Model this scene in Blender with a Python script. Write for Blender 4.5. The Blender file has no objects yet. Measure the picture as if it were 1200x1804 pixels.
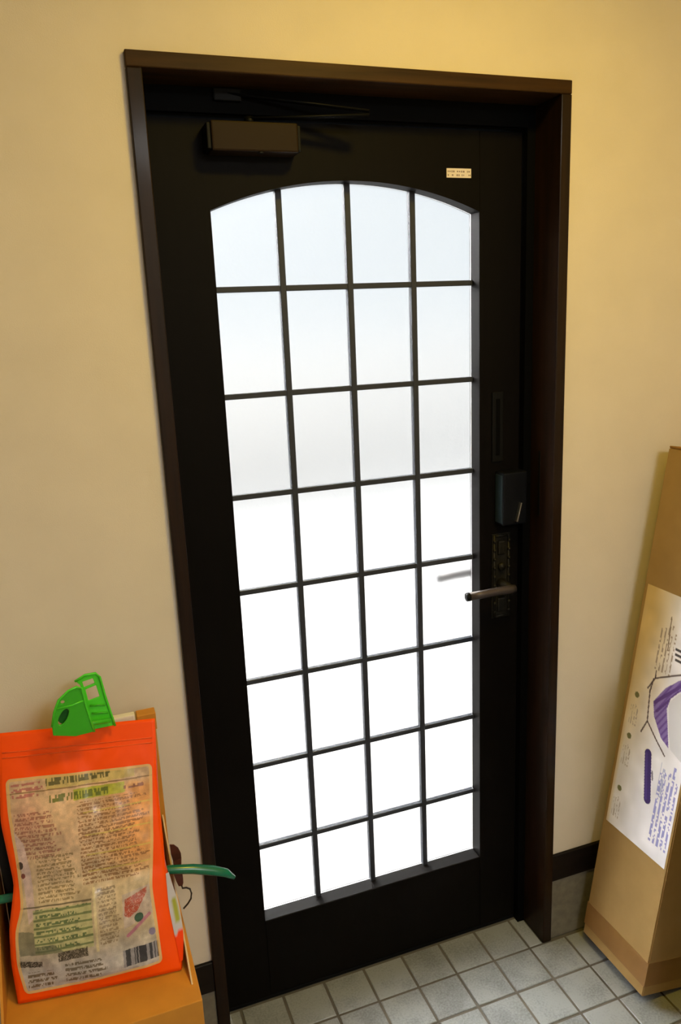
import bpy, bmesh, math, random
import numpy as np
from mathutils import Vector, Matrix, noise

random.seed(7)
S = bpy.context.scene
COL = S.collection

# ------------------------------------------------------------------ camera
cam_d = bpy.data.cameras.new('camera')
cam = bpy.data.objects.new('camera', cam_d)
COL.objects.link(cam)
right = Vector((0.93748, -0.34542, -0.04270))
fwd = Vector((0.32639, 0.91510, -0.23679))
up = Vector((0.12086, 0.20805, 0.97062))
m = Matrix((right, up, -fwd)).transposed().to_4x4()
m.translation = Vector((-0.1715, -1.4227, 1.5652))
cam.matrix_world = m
cam_d.sensor_fit = 'VERTICAL'
cam_d.sensor_height = 36.0
cam_d.lens = 1380.6 / 1804 * 36.0
cam_d.clip_start = 0.02
S.camera = cam

# ------------------------------------------------------------------ view, world, lamps
S.view_settings.view_transform = 'Standard'
S.view_settings.look = 'None'
S.view_settings.gamma = 1.0
S.view_settings.exposure = 0.0
S.view_settings.use_curve_mapping = False
S.cycles.use_denoising = True
S.cycles.max_bounces = 14
S.cycles.diffuse_bounces = 6
S.cycles.transmission_bounces = 10
S.cycles.sample_clamp_indirect = 25.0
S.cycles.blur_glossy = 0.5

W = bpy.data.worlds.new('overcast_sky')
S.world = W
W.use_nodes = True
bg = W.node_tree.nodes['Background']
bg.inputs['Color'].default_value = (0.90, 0.96, 1.0, 1)
bg.inputs['Strength'].default_value = 0.93

SUN = bpy.data.lights.new('sun', 'SUN')
SUN.energy = 21.0
SUN.angle = 1.0
SUN.color = (1.0, 0.98, 0.96)
sun_o = bpy.data.objects.new('sun', SUN)
COL.objects.link(sun_o)
sun_o.rotation_euler = (math.radians(-46), math.radians(-30), 0)

LAMP_POWER = 16.0
LAMP_COLOR = (1.0, 0.69, 0.06)
FILL_POWER = 41.0
FILL_COLOR = (0.94, 0.98, 1.0)

# ------------------------------------------------------------------ helpers
def s2l(c):
    return tuple((x / 12.92 if x <= 0.04045 else ((x + 0.055) / 1.055) ** 2.4) for x in c)

def mat(name, color, rough=0.6, spec=0.5, metal=0.0, vary=0.0, scale=20.0, bump=0.0, bscale=200.0, grain=None, attr=None, coat=0.0):
    M = bpy.data.materials.new(name)
    M.use_nodes = True
    nt = M.node_tree
    P = nt.nodes['Principled BSDF']
    P.inputs['Base Color'].default_value = (*color, 1)
    P.inputs['Roughness'].default_value = rough
    P.inputs['Specular IOR Level'].default_value = spec
    P.inputs['Metallic'].default_value = metal
    P.inputs['Coat Weight'].default_value = coat
    P.inputs['Coat Roughness'].default_value = 0.15
    tc = nt.nodes.new('ShaderNodeTexCoord')
    src = tc.outputs['Object']
    if attr:
        a = nt.nodes.new('ShaderNodeAttribute')
        a.attribute_name = attr
        nt.links.new(a.outputs['Color'], P.inputs['Base Color'])
    elif vary > 0:
        mp = nt.nodes.new('ShaderNodeMapping')
        if grain:
            mp.inputs['Scale'].default_value = grain
        nt.links.new(src, mp.inputs['Vector'])
        n = nt.nodes.new('ShaderNodeTexNoise')
        n.inputs['Scale'].default_value = scale
        n.inputs['Detail'].default_value = 5
        nt.links.new(mp.outputs['Vector'], n.inputs['Vector'])
        r = nt.nodes.new('ShaderNodeMix')
        r.data_type = 'RGBA'
        r.inputs[6].default_value = (*[max(0, c * (1 - vary)) for c in color], 1)
        r.inputs[7].default_value = (*[min(1, c * (1 + vary)) for c in color], 1)
        cr = nt.nodes.new('ShaderNodeMapRange')
        cr.inputs['From Min'].default_value = 0.3
        cr.inputs['From Max'].default_value = 0.7
        nt.links.new(n.outputs['Fac'], cr.inputs['Value'])
        nt.links.new(cr.outputs['Result'], r.inputs[0])
        nt.links.new(r.outputs[2], P.inputs['Base Color'])
    if bump > 0:
        n2 = nt.nodes.new('ShaderNodeTexNoise')
        n2.inputs['Scale'].default_value = bscale
        n2.inputs['Detail'].default_value = 4
        nt.links.new(src, n2.inputs['Vector'])
        b = nt.nodes.new('ShaderNodeBump')
        b.inputs['Strength'].default_value = bump
        b.inputs['Distance'].default_value = 0.002
        nt.links.new(n2.outputs['Fac'], b.inputs['Height'])
        nt.links.new(b.outputs['Normal'], P.inputs['Normal'])
    return M

def empty(name, loc=(0, 0, 0), rot=(0, 0, 0), **props):
    o = bpy.data.objects.new(name, None)
    COL.objects.link(o)
    o.location = loc
    o.rotation_euler = rot
    o.empty_display_size = 0.05
    for k, v in props.items():
        o[k] = v
    return o

def link_mesh(name, me, material, parent=None, off=None, smooth=False, **props):
    o = bpy.data.objects.new(name, me)
    COL.objects.link(o)
    if off is not None:
        me.transform(Matrix.Translation(-Vector(off)))
    if parent:
        o.parent = parent
    if material and not me.materials:
        me.materials.append(material)
    if smooth:
        for p in me.polygons:
            p.use_smooth = True
    for k, v in props.items():
        o[k] = v
    return o

def bm_mesh(bm, name):
    bmesh.ops.recalc_face_normals(bm, faces=bm.faces)
    me = bpy.data.meshes.new(name)
    bm.to_mesh(me)
    bm.free()
    return me

def add_box(bm, x0, x1, y0, y1, z0, z1, M=None):
    vs = [bm.verts.new(p) for p in [(x0, y0, z0), (x1, y0, z0), (x1, y1, z0), (x0, y1, z0), (x0, y0, z1), (x1, y0, z1), (x1, y1, z1), (x0, y1, z1)]]
    for f in [(0, 3, 2, 1), (4, 5, 6, 7), (0, 1, 5, 4), (1, 2, 6, 5), (2, 3, 7, 6), (3, 0, 4, 7)]:
        bm.faces.new([vs[i] for i in f])
    if M is not None:
        bmesh.ops.transform(bm, matrix=M, verts=vs)
    return vs

def box(name, x0, x1, y0, y1, z0, z1, material, parent=None, off=None, bevel=0.0, seg=2, **props):
    bm = bmesh.new()
    add_box(bm, x0, x1, y0, y1, z0, z1)
    if bevel > 0:
        bmesh.ops.bevel(bm, geom=bm.edges[:], offset=bevel, segments=seg, affect='EDGES', profile=0.6)
    return link_mesh(name, bm_mesh(bm, name), material, parent, off, **props)

def add_tube(bm, pts, radii, n=10, cap=True, flat=None):
    """tube along pts; flat=(sx, sy) squashes the section"""
    pts = [Vector(p) for p in pts]
    if not isinstance(radii, (list, tuple)):
        radii = [radii] * len(pts)
    rings = []
    ref = Vector((0, 0, 1))
    for i, p in enumerate(pts):
        a = pts[max(0, i - 1)]
        b = pts[min(len(pts) - 1, i + 1)]
        t = (b - a).normalized()
        if abs(t.dot(ref)) > 0.95:
            r_ = Vector((0, 1, 0))
        else:
            r_ = ref
        u = t.cross(r_).normalized()
        v = u.cross(t).normalized()
        sx, sy = flat or (1, 1)
        rings.append([bm.verts.new(p + radii[i] * (math.cos(k * 2 * math.pi / n) * u * sx + math.sin(k * 2 * math.pi / n) * v * sy)) for k in range(n)])
    for r0, r1 in zip(rings, rings[1:]):
        for k in range(n):
            bm.faces.new((r0[k], r0[(k + 1) % n], r1[(k + 1) % n], r1[k]))
    if cap:
        bm.faces.new(rings[0])
        bm.faces.new(rings[-1])

def tube(name, pts, radii, material, parent=None, off=None, n=10, flat=None, smooth=True, **props):
    bm = bmesh.new()
    add_tube(bm, pts, radii, n, True, flat)
    return link_mesh(name, bm_mesh(bm, name), material, parent, off, smooth, **props)

def plate_mesh(name, outer, holes, thick, to3d, nrm, bevel=0.0):
    """flat plate with holes: outline in 2D, mapped by to3d, given a thickness along nrm"""
    bm = bmesh.new()
    edges = []
    for loop in [outer] + list(holes):
        vs = [bm.verts.new(to3d(p)) for p in loop]
        for i in range(len(vs)):
            edges.append(bm.edges.new((vs[i], vs[(i + 1) % len(vs)])))
    bmesh.ops.triangle_fill(bm, use_beauty=True, edges=edges, normal=Vector(nrm))
    ret = bmesh.ops.extrude_face_region(bm, geom=bm.faces[:])
    mv = [g for g in ret['geom'] if isinstance(g, bmesh.types.BMVert)]
    bmesh.ops.translate(bm, verts=mv, vec=Vector(nrm).normalized() * thick)
    return bm_mesh(bm, name)

def prism(name, poly, axis, a0, a1, material, parent=None, off=None, **props):
    """extrude a 2D polygon along an axis ('x','y','z')"""
    bm = bmesh.new()
    def P(q, a):
        return {'x': (a, q[0], q[1]), 'y': (q[0], a, q[1]), 'z': (q[0], q[1], a)}[axis]
    A = [bm.verts.new(P(q, a0)) for q in poly]
    B = [bm.verts.new(P(q, a1)) for q in poly]
    bm.faces.new(A)
    bm.faces.new(B)
    n = len(poly)
    for i in range(n):
        bm.faces.new((A[i], A[(i + 1) % n], B[(i + 1) % n], B[i]))
    return link_mesh(name, bm_mesh(bm, name), material, parent, off, **props)

# ------------------------------------------------------------------ materials
M_wall = mat('beige_wallpaper', (0.63, 0.56, 0.465), 0.85, 0.2, vary=0.03, scale=9, bump=0.12, bscale=420)
M_ceil = mat('ceiling_paper', (0.72, 0.68, 0.6), 0.9, 0.2)
M_casing = mat('dark_stained_wood', (0.012, 0.0048, 0.0014), 0.5, 0.12, coat=0.16, vary=0.45, scale=26, grain=(3, 3, 0.16), bump=0.05, bscale=300)
M_casing_h_lit = mat('dark_stained_wood_crosswise_lit', (0.034, 0.0155, 0.0035), 0.5, 0.12, vary=0.45, scale=26, grain=(0.16, 3, 3), bump=0.05, bscale=300)  # lighter copy of the casing wood, lamp light on the head in its colour
M_door = mat('black_brown_door_paint', (0.0022, 0.0014, 0.0009), 0.55, 0.08, vary=0.25, scale=30, grain=(3, 3, 0.2))
M_frame = mat('black_door_frame', (0.0012, 0.0011, 0.0011), 0.6, 0.05)
M_bar = mat('glare_greyed_glazing_bar', (0.026, 0.029, 0.040), 0.5, 0.3)  # blue-grey lift paints the window glare over the dark bars
M_base = mat('dark_brown_skirting', (0.007, 0.0045, 0.0035), 0.5, 0.15, vary=0.3, scale=20, grain=(0.2, 3, 3))
M_stone = mat('grey_skirting_tile', (0.15, 0.135, 0.10), 0.6, 0.3, vary=0.15, scale=60)
M_grout = mat('dark_grout', (0.10, 0.092, 0.078), 0.9, 0.2, vary=0.3, scale=8)
M_closer = mat('bronze_closer', (0.016, 0.0078, 0.0018), 0.5, 0.10)
M_black = mat('black_metal', (0.003, 0.003, 0.003), 0.5, 0.12)
M_lock = mat('black_plastic_lock', (0.0025, 0.003, 0.005), 0.45, 0.12)
M_locksheen = mat('lock_side_sheen', (0.016, 0.028, 0.034), 0.35, 0.3)  # lighter blue tone paints the light on the lock's left face
M_chrome = mat('satin_nickel', (0.62, 0.60, 0.58), 0.32, 0.5, metal=1.0)
M_lever = mat('bronze_lever', (0.055, 0.043, 0.04), 0.45, 0.4, metal=0.5)
M_antique = mat('antique_bronze', (0.011, 0.0095, 0.006), 0.5, 0.2, metal=0.2, vary=0.4, scale=90)
M_white = mat('white_sticker_paper', (0.72, 0.64, 0.62), 0.6)
M_ink = mat('grey_ink', (0.22, 0.17, 0.17), 0.7)
M_card = mat('brown_cardboard', (0.34, 0.22, 0.088), 0.8, 0.1, vary=0.07, scale=14, bump=0.04, bscale=90)
M_cardtop = mat('brown_cardboard_flap', (0.25, 0.13, 0.035), 0.75, 0.2, vary=0.1, scale=30)
M_tape = mat('tan_packing_tape', (0.24, 0.125, 0.036), 0.4, 0.35, vary=0.08, scale=20)
M_gold = mat('golden_brown_cardboard', (0.52, 0.22, 0.026), 0.6, 0.3, vary=0.12, scale=14, bump=0.03, bscale=120)
M_cut = mat('pale_cut_cardboard', (0.62, 0.46, 0.28), 0.8, 0.2)
M_print = mat('printed_plastic', (1, 1, 1), 0.34, 0.5, attr='print', coat=0.5)
M_label = mat('printed_label_paper', (1, 1, 1), 0.55, 0.35, attr='print')
M_orange = mat('orange_plastic_film', (0.80, 0.072, 0.004), 0.42, 0.22, attr='print', bump=0.10, bscale=60)
M_zip = mat('orange_zip_rib', (0.82, 0.10, 0.01), 0.3, 0.5)
M_green = mat('bright_green_plastic', (0.045, 0.42, 0.012), 0.3, 0.5)
M_green2 = mat('light_green_plastic', (0.07, 0.62, 0.02), 0.28, 0.5)
M_hole_shade = mat('dark_green_hole_shade', (0.006, 0.09, 0.008), 0.5, 0.3)
M_spring = mat('spring_steel', (0.5, 0.5, 0.5), 0.3, 0.5, metal=1.0)
M_teal = mat('teal_green_plastic', (0.004, 0.125, 0.062), 0.24, 0.6)
M_strap = mat('dark_brown_leather', (0.085, 0.020, 0.008), 0.6, 0.3, vary=0.2)
M_wire = mat('dark_wire', (0.05, 0.035, 0.022), 0.5, 0.4, metal=0.4)
M_matte_black = mat('matte_black', (0.006, 0.006, 0.008), 0.8, 0.2)
M_paper = mat('white_paper', (0.70, 0.66, 0.60), 0.7)
M_ground = mat('pale_concrete', (0.42, 0.42, 0.42), 0.9, 0.2, vary=0.06, scale=3)
M_garden = mat('pale_render', (0.90, 0.885, 0.87), 0.9, 0.2)
M_leaf = mat('hedge_green', (0.10, 0.16, 0.06), 0.8, 0.2, vary=0.4, scale=8)

def tile_material():
    M = mat('grey_stone_tile', (0.40, 0.41, 0.405), 0.42, 0.4, bump=0.12, bscale=160)
    nt = M.node_tree
    P = nt.nodes['Principled BSDF']
    oi = nt.nodes.new('ShaderNodeObjectInfo')
    tc = nt.nodes['Texture Coordinate'] if 'Texture Coordinate' in nt.nodes else nt.nodes.new('ShaderNodeTexCoord')
    add = nt.nodes.new('ShaderNodeVectorMath')
    nt.links.new(tc.outputs['Object'], add.inputs[0])
    nt.links.new(oi.outputs['Location'], add.inputs[1])
    n = nt.nodes.new('ShaderNodeTexNoise')
    n.inputs['Scale'].default_value = 210
    n.inputs['Detail'].default_value = 3
    nt.links.new(add.outputs['Vector'], n.inputs['Vector'])
    n2 = nt.nodes.new('ShaderNodeTexNoise')
    n2.inputs['Scale'].default_value = 14
    nt.links.new(add.outputs['Vector'], n2.inputs['Vector'])
    sm = nt.nodes.new('ShaderNodeMath')
    sm.operation = 'ADD'
    nt.links.new(n.outputs['Fac'], sm.inputs[0])
    nt.links.new(n2.outputs['Fac'], sm.inputs[1])
    r1 = nt.nodes.new('ShaderNodeMath')
    r1.operation = 'MULTIPLY_ADD'
    nt.links.new(oi.outputs['Random'], r1.inputs[0])
    r1.inputs[1].default_value = 0.25
    nt.links.new(sm.outputs['Value'], r1.inputs[2])
    ramp = nt.nodes.new('ShaderNodeValToRGB')
    ramp.color_ramp.elements[0].position = 0.75
    ramp.color_ramp.elements[0].color = (0.132, 0.139, 0.144, 1)
    ramp.color_ramp.elements[1].position = 1.0
    ramp.color_ramp.elements[1].color = (0.25, 0.266, 0.276, 1)
    mr = nt.nodes.new('ShaderNodeMapRange')
    mr.inputs['From Min'].default_value = 0.0
    mr.inputs['From Max'].default_value = 1.6
    nt.links.new(r1.outputs['Value'], mr.inputs['Value'])
    mr.inputs['To Min'].default_value = 0.45
    mr.inputs['To Max'].default_value = 1.15
    nt.links.new(mr.outputs['Result'], ramp.inputs['Fac'])
    nt.links.new(ramp.outputs['Color'], P.inputs['Base Color'])
    return M
M_tile = tile_material()

def frosted():
    M = bpy.data.materials.new('frosted_glass')
    M.use_nodes = True
    nt = M.node_tree
    P = nt.nodes['Principled BSDF']
    P.inputs['Base Color'].default_value = (0.97, 0.98, 0.98, 1)
    P.inputs['Transmission Weight'].default_value = 1.0
    P.inputs['Roughness'].default_value = 0.38
    P.inputs['IOR'].default_value = 1.25
    P.inputs['Specular IOR Level'].default_value = 0.3
    tc = nt.nodes.new('ShaderNodeTexCoord')
    n = nt.nodes.new('ShaderNodeTexNoise')
    n.inputs['Scale'].default_value = 150
    nt.links.new(tc.outputs['Object'], n.inputs['Vector'])
    b = nt.nodes.new('ShaderNodeBump')
    b.inputs['Strength'].default_value = 0.12
    b.inputs['Distance'].default_value = 0.002
    nt.links.new(n.outputs['Fac'], b.inputs['Height'])
    nt.links.new(b.outputs['Normal'], P.inputs['Normal'])
    return M
M_glass = frosted()

# ------------------------------------------------------------------ room shell
XL, XR, YW, YREAR, ZC = -1.55, 1.288, 0.012, -3.4, 2.46
T = 0.15
# door wall with its opening
def wall_with_opening():
    bm = bmesh.new()
    add_box(bm, XL - 0.1, 0.004, YW, YW + T, 0, ZC)
    add_box(bm, 0.856, XR + 0.1, YW, YW + T, 0, ZC)
    add_box(bm, 0.004, 0.856, YW, YW + T, 2.002, ZC)
    return bm_mesh(bm, 'wall_door')
link_mesh('wall_front', wall_with_opening(), M_wall, kind='structure')
box('wall_right', XR, XR + 0.1, YREAR, YW, 0, ZC, M_wall, kind='structure')
box('wall_left', XL - 0.1, XL, YREAR, YW, 0, ZC, M_wall, kind='structure')
box('wall_rear', XL - 0.1, XR + 0.1, YREAR - 0.1, YREAR, 0, ZC, M_wall, kind='structure')
box('ceiling', XL - 0.1, XR + 0.1, YREAR - 0.1, YW + T, ZC, ZC + 0.1, M_ceil, kind='structure')

# floor: grout bed with one object per tile
PITCH, TX0, TY0 = 0.10365, 0.2761, 0.0013
floor = box('floor', XL - 0.1, XR + 0.1, YREAR - 0.1, 0.35, -0.08, -0.0022, M_grout, kind='structure')
def tile_mesh(sx, sy):
    bm = bmesh.new()
    add_box(bm, -sx / 2, sx / 2, -sy / 2, sy / 2, -0.006, 0.0)
    top = [e for e in bm.edges if all(v.co.z > -0.001 for v in e.verts)]
    bmesh.ops.bevel(bm, geom=top, offset=0.0012, segments=1, affect='EDGES')
    me = bm_mesh(bm, 'tile')
    me.materials.append(M_tile)
    return me
TS = PITCH - 0.0062
full_tile = tile_mesh(TS, TS)
full_tile.name = 'tile'
far = []
for j in range(-1, 33):
    for i in range(-17, 10):
        cx, cy = TX0 + (i + 0.5) * PITCH, TY0 - (j + 0.5) * PITCH
        near = (j <= 5 and -9 <= i)
        if j == -1 and not (0.03 < cx < 0.84):
            continue
        if cx - TS / 2 < XL or cx + TS / 2 > XR or cy - TS / 2 < YREAR:
            continue
        if near:
            t = bpy.data.objects.new('tile', full_tile)
            COL.objects.link(t)
            t.parent = floor
            t.location = (cx, cy, random.uniform(-0.0003, 0.0003))
            t.rotation_euler = (random.uniform(-0.002, 0.002), random.uniform(-0.002, 0.002), 0)
        else:
            far.append((cx, cy))
# cut tiles that fill the recess to the left and right
for xa, xb in ((0.036, TX0 - 2 * PITCH - 0.0031), (TX0 + 5 * PITCH + 0.0031, 0.832)):
    if xb - xa > 0.012:
        t = bpy.data.objects.new('tile', tile_mesh(xb - xa, TS))
        COL.objects.link(t)
        t.parent = floor
        t.location = ((xa + xb) / 2, TY0 + 0.5 * PITCH, 0)
# cut tiles along the right wall
xa = TX0 + 9 * PITCH + 0.0031
bm = bmesh.new()
for cx, cy in far:
    vs = [bm.verts.new((cx + sx * TS / 2, cy + sy * TS / 2, 0)) for sx, sy in ((-1, -1), (1, -1), (1, 1), (-1, 1))]
    bm.faces.new(vs)
link_mesh('tile_field', bm_mesh(bm, 'tile_field'), M_tile, floor, kind='stuff')

# skirting: dark board over a course of grey tile
for side, x0, x1 in (('left', XL, 0.0025), ('right', 0.8575, XR)):
    b = box('baseboard_' + side, x0, x1, 0.003, YW, 0.172, 0.246, M_base, bevel=0.0015, seg=1, kind='structure')
    n = max(1, round((x1 - x0) / 0.2))
    w = (x1 - x0) / n
    for k in range(n):
        box('skirting_tile', x0 + k * w + 0.0008, x0 + (k + 1) * w - 0.0008, 0.007, YW, 0.0, 0.1715, M_stone, b, bevel=0.001, seg=1)

# ------------------------------------------------------------------ door casing (wood) and black frame
cas = empty('trim_1', (0.43, 0, 0), kind='structure')
o = (0.43, 0, 0)
def casing_piece(name, poly, axis, a0, a1, m_):
    me = prism(name, poly, axis, a0, a1, m_, cas, o)
    md = me.modifiers.new('b', 'BEVEL'); md.width = 0.002; md.segments = 2
    return me
casing_piece('left_jamb', [(0.0025, 0.0), (0.028, 0.0), (0.028, 0.10), (0.0025, 0.10)], 'z', 0.0, 1.978, M_casing)
rj = casing_piece('right_jamb', [(0.8335, 0.0), (0.8575, 0.0), (0.8575, 0.10), (0.8335, 0.10)], 'z', 0.0, 1.978, M_casing)
casing_piece('head_jamb', [(0.0025, 1.9782), (0.8575, 1.9782), (0.8575, 2.0035), (0.0025, 2.0035)], 'y', 0.0, 0.10, M_casing_h_lit)
box('strike_plate', 0.8322, 0.8336, 0.050, 0.057, 1.115, 1.265, M_black, cas, o, bevel=0.0005, seg=1)
fr = empty('trim_2', (0.43, 0.12, 0), kind='structure')
o = (0.43, 0.12, 0)
box('left_frame_post', 0.0045, 0.040, 0.1005, 0.155, 0.0, 1.985, M_frame, fr, o, bevel=0.002)
box('right_frame_post', 0.8145, 0.8555, 0.1005, 0.155, 0.0, 1.985, M_frame, fr, o, bevel=0.002)
box('head_frame', 0.0405, 0.814, 0.1005, 0.155, 1.933, 2.0015, M_frame, fr, o, bevel=0.002)
box('left_stop', 0.028, 0.0405, 0.088, 0.1, 0.0, 1.9775, M_frame, fr, o)
box('right_stop', 0.814, 0.8333, 0.088, 0.1, 0.0, 1.9775, M_frame, fr, o)
box('head_stop', 0.041, 0.8135, 0.088, 0.1, 1.936, 1.9775, M_frame, fr, o)
box('threshold', 0.0405, 0.814, 0.107, 0.165, 0.0, 0.010, M_black, fr, o, bevel=0.002)

# ------------------------------------------------------------------ the door leaf
CX = 0.4273
HALF = 0.2835
OX0, OX1 = CX - HALF, CX + HALF
ZTOP, ZSPR, ZBOT = 1.830, 1.774, 0.2185
rise = ZTOP - ZSPR
RA = (HALF ** 2 + rise ** 2) / (2 * rise)
ZCEN = ZTOP - RA
def arch(x):
    return ZCEN + math.sqrt(RA ** 2 - (x - CX) ** 2)
YD, YB = 0.105, 0.150
DX0, DX1, DZ0, DZ1 = 0.0425, 0.8125, 0.012, 1.930
o = (CX, 0.127, 0.0)
door = empty('door_1', o, kind='structure')
box('left_stile', DX0, OX0, YD, YB, DZ0, DZ1, M_door, door, o)
box('right_stile', OX1, DX1, YD, YB, DZ0, DZ1, M_door, door, o, bevel=0.0012, seg=1)
box('bottom_rail', OX0, OX1, YD + 0.0006, YB, DZ0, ZBOT, M_door, door, o, bevel=0.0015, seg=1)
poly = [(OX0, DZ1), (OX0, ZSPR)] + [(OX0 + (OX1 - OX0) * k / 28, arch(OX0 + (OX1 - OX0) * k / 28)) for k in range(1, 28)] + [(OX1, ZSPR), (OX1, DZ1)]
prism('arched_top_rail', poly, 'y', YD + 0.0006, YB, M_door, door, o)
C_, R_, ZB0 = 0.143, 0.20687, 1.8399
xb = [CX - 2 * C_ + C_ * i for i in range(5)]
zb = [ZB0 - R_ * j for j in range(1, 8)]
BW = 0.0063
for i in (1, 2, 3):
    box('vertical_bar', xb[i] - BW, xb[i] + BW, 0.1335, 0.1495, ZBOT - 0.001, arch(xb[i]) + 0.003, M_bar, door, o, bevel=0.0012, seg=1)
for z in zb:
    box('horizontal_bar', OX0, OX1, 0.1350, 0.1485, z - 0.0056, z + 0.0056, M_bar, door, o, bevel=0.0012, seg=1)
cols = [(OX0 + 0.0003, xb[1] - 0.0055), (xb[1] + 0.0055, xb[2] - 0.0055), (xb[2] + 0.0055, xb[3] - 0.0055), (xb[3] + 0.0055, OX1 - 0.0003)]
rows = [(zb[j] + 0.005, zb[j - 1] - 0.005) for j in range(1, 7)] + [(ZBOT + 0.0003, zb[6] - 0.005)]
for x0, x1 in cols:
    pts = [(x1, zb[0] + 0.005), (x0, zb[0] + 0.005)] + [(x0 + (x1 - x0) * k / 8, arch(x0 + (x1 - x0) * k / 8) - 0.0004) for k in range(9)]
    prism('glass_pane', pts, 'y', 0.1420, 0.1455, M_glass, door, o)
    for z0, z1 in rows:
        box('glass_pane', x0, x1, 0.1420, 0.1455, z0, z1, M_glass, door, o)

# door closer on the leaf
cl = box('door_closer', 0.146, 0.306, 0.056, YD, 1.868, 1.9175, M_closer, door, o, bevel=0.003)
cl['label'] = 'bronze brown closer body'
box('end_cap', 0.1385, 0.146, 0.060, YD, 1.871, 1.9145, M_black, cl, bevel=0.002)
box('end_cap', 0.306, 0.3125, 0.060, YD, 1.871, 1.9145, M_black, cl, bevel=0.002)
for c in list(cl.children):
    c.data.transform(Matrix.Translation(-Vector(o)))
tube('valve_screw', [(0.235, 0.062, 1.868), (0.235, 0.062, 1.8655)], 0.006, M_black, cl, o, smooth=False)
tube('spindle', [(0.222, 0.080, 1.917), (0.222, 0.080, 1.930)], 0.009, M_black, cl, o)
tube('closer_arm', [(0.222, 0.080, 1.927), (0.33, 0.055, 1.928), (0.436, 0.030, 1.930)], 0.009, M_black, cl, o, flat=(1, 0.35))
tube('closer_arm', [(0.436, 0.030, 1.937), (0.31, 0.060, 1.953), (0.185, 0.086, 1.968)], 0.008, M_black, cl, o, flat=(1, 0.35))
box('arm_bracket', 0.160, 0.210, 0.078, 0.088, 1.955, 1.976, M_black, cl, o, bevel=0.002)

# small white sticker on the top rail
st = box('sticker', 0.6345, 0.6908, YD - 0.0004, YD + 0.0006, 1.8392, 1.8570, M_white, door, o)
st['label'] = 'small white sticker with tiny printing'
bm = bmesh.new()
rs = random.Random(3)
for line, z in enumerate((1.8515, 1.8445)):
    x = 0.637
    while x < 0.6875:
        w = rs.uniform(0.0016, 0.0038)
        if rs.random() < 0.78:
            h = rs.uniform(0.0016, 0.0024)
            add_box(bm, x, x + w, YD - 0.00055, YD - 0.0003, z - h, z + h * 0.6)
        x += w + rs.uniform(0.0008, 0.002)
link_mesh('sticker_print', bm_mesh(bm, 'sticker_print'), M_ink, st, o, kind='stuff')

# old cover plate, electronic lock, handle plate with lever
cp = box('cover_plate', 0.741, 0.769, YD - 0.004, YD, 1.240, 1.397, M_black, door, o, bevel=0.0015, seg=2)
box('cover_slot', 0.750, 0.760, YD - 0.0048, YD - 0.0038, 1.255, 1.382, M_frame, cp, o, bevel=0.0003, seg=1)
lk = box('lock_box', 0.7505, 0.8120, 0.068, YD, 1.0965, 1.2190, M_lock, door, o, bevel=0.004, seg=3)
lk['label'] = 'black electronic lock box'
box('side_sheen', 0.7490, 0.7507, 0.073, YD - 0.003, 1.102, 1.213, M_locksheen, lk, o, bevel=0.0006, seg=1)  # added strip whose colour stands for the lit left face
prism('thumb_turn', [(0.7800, 1.106), (0.7832, 1.1055), (0.7938, 1.148), (0.7906, 1.1485)], 'y', 0.060, 0.068, M_chrome, lk, o)
lk.children[-1]['label'] = 'silver thumb turn'
hp = empty('handle_plate', (0, 0, 0), label='antique bronze handle plate')
hp.parent = door
def hobj(name, x0, x1, y0, y1, z0, z1, m_, bv=0.001):
    return box(name, x0, x1, y0, y1, z0, z1, m_, hp, o, bevel=bv, seg=2)
px0, px1, pz0, pz1 = 0.741, 0.789, 0.864, 1.071
hobj('back_plate', px0, px1, YD - 0.004, YD, pz0, pz1, M_antique)
bm = bmesh.new()
for (a, b, c, d) in ((px0 + 0.002, px0 + 0.008, pz0 + 0.002, pz1 - 0.002), (px1 - 0.008, px1 - 0.002, pz0 + 0.002, pz1 - 0.002), (px0 + 0.008, px1 - 0.008, pz0 + 0.002, pz0 + 0.008), (px0 + 0.008, px1 - 0.008, pz1 - 0.008, pz1 - 0.002)):
    add_box(bm, a, b, YD - 0.0075, YD - 0.0035, c, d)
for k in range(9):
    zz = pz0 + 0.018 + k * 0.0215
    for xx in (px0 + 0.005, px1 - 0.005):
        bmesh.ops.create_uvsphere(bm, u_segments=6, v_segments=4, radius=0.0042, matrix=Matrix.Translation((xx, YD - 0.0075, zz)))
link_mesh('ornate_border', bm_mesh(bm, 'ornate_border'), M_antique, hp, o, True)
hobj('upper_boss', 0.755, 0.775, YD - 0.009, YD - 0.003, 1.020, 1.055, M_antique, 0.004)
tube('key_cylinder', [(0.765, YD - 0.003, 0.992), (0.765, YD - 0.012, 0.992)], 0.009, M_antique, hp, o, n=16)
hobj('lower_boss', 0.754, 0.776, YD - 0.009, YD - 0.003, 0.880, 0.915, M_antique, 0.004)
def lever(y, d, zz, pts_z=0.0):
    y0 = YD if d < 0 else YB
    tube('lever_neck', [(0.765, y0, zz), (0.765, y0 + d * 0.02, zz), (0.765, y, zz)], [0.014, 0.011, 0.009], M_antique, hp, o, n=14)
    lv = tube('lever_handle', [(0.775, y, zz), (0.765, y - 0.0 * d, zz), (0.73, y + d * 0.002, zz + 0.001), (0.69, y + d * 0.002, zz), (0.6555, y, zz - 0.001)], [0.0085, 0.0100, 0.0095, 0.0092, 0.0095], M_lever, hp, o, n=16)
    lv['label'] = 'silver bronze lever'
    tube('lever_tip', [(0.6555, y, zz - 0.001), (0.6485, y, zz - 0.001)], [0.0102, 0.0098], M_black, hp, o, n=16)
lever(0.056, -1, 0.949)
lever(0.1985, 1, 0.949)

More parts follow.
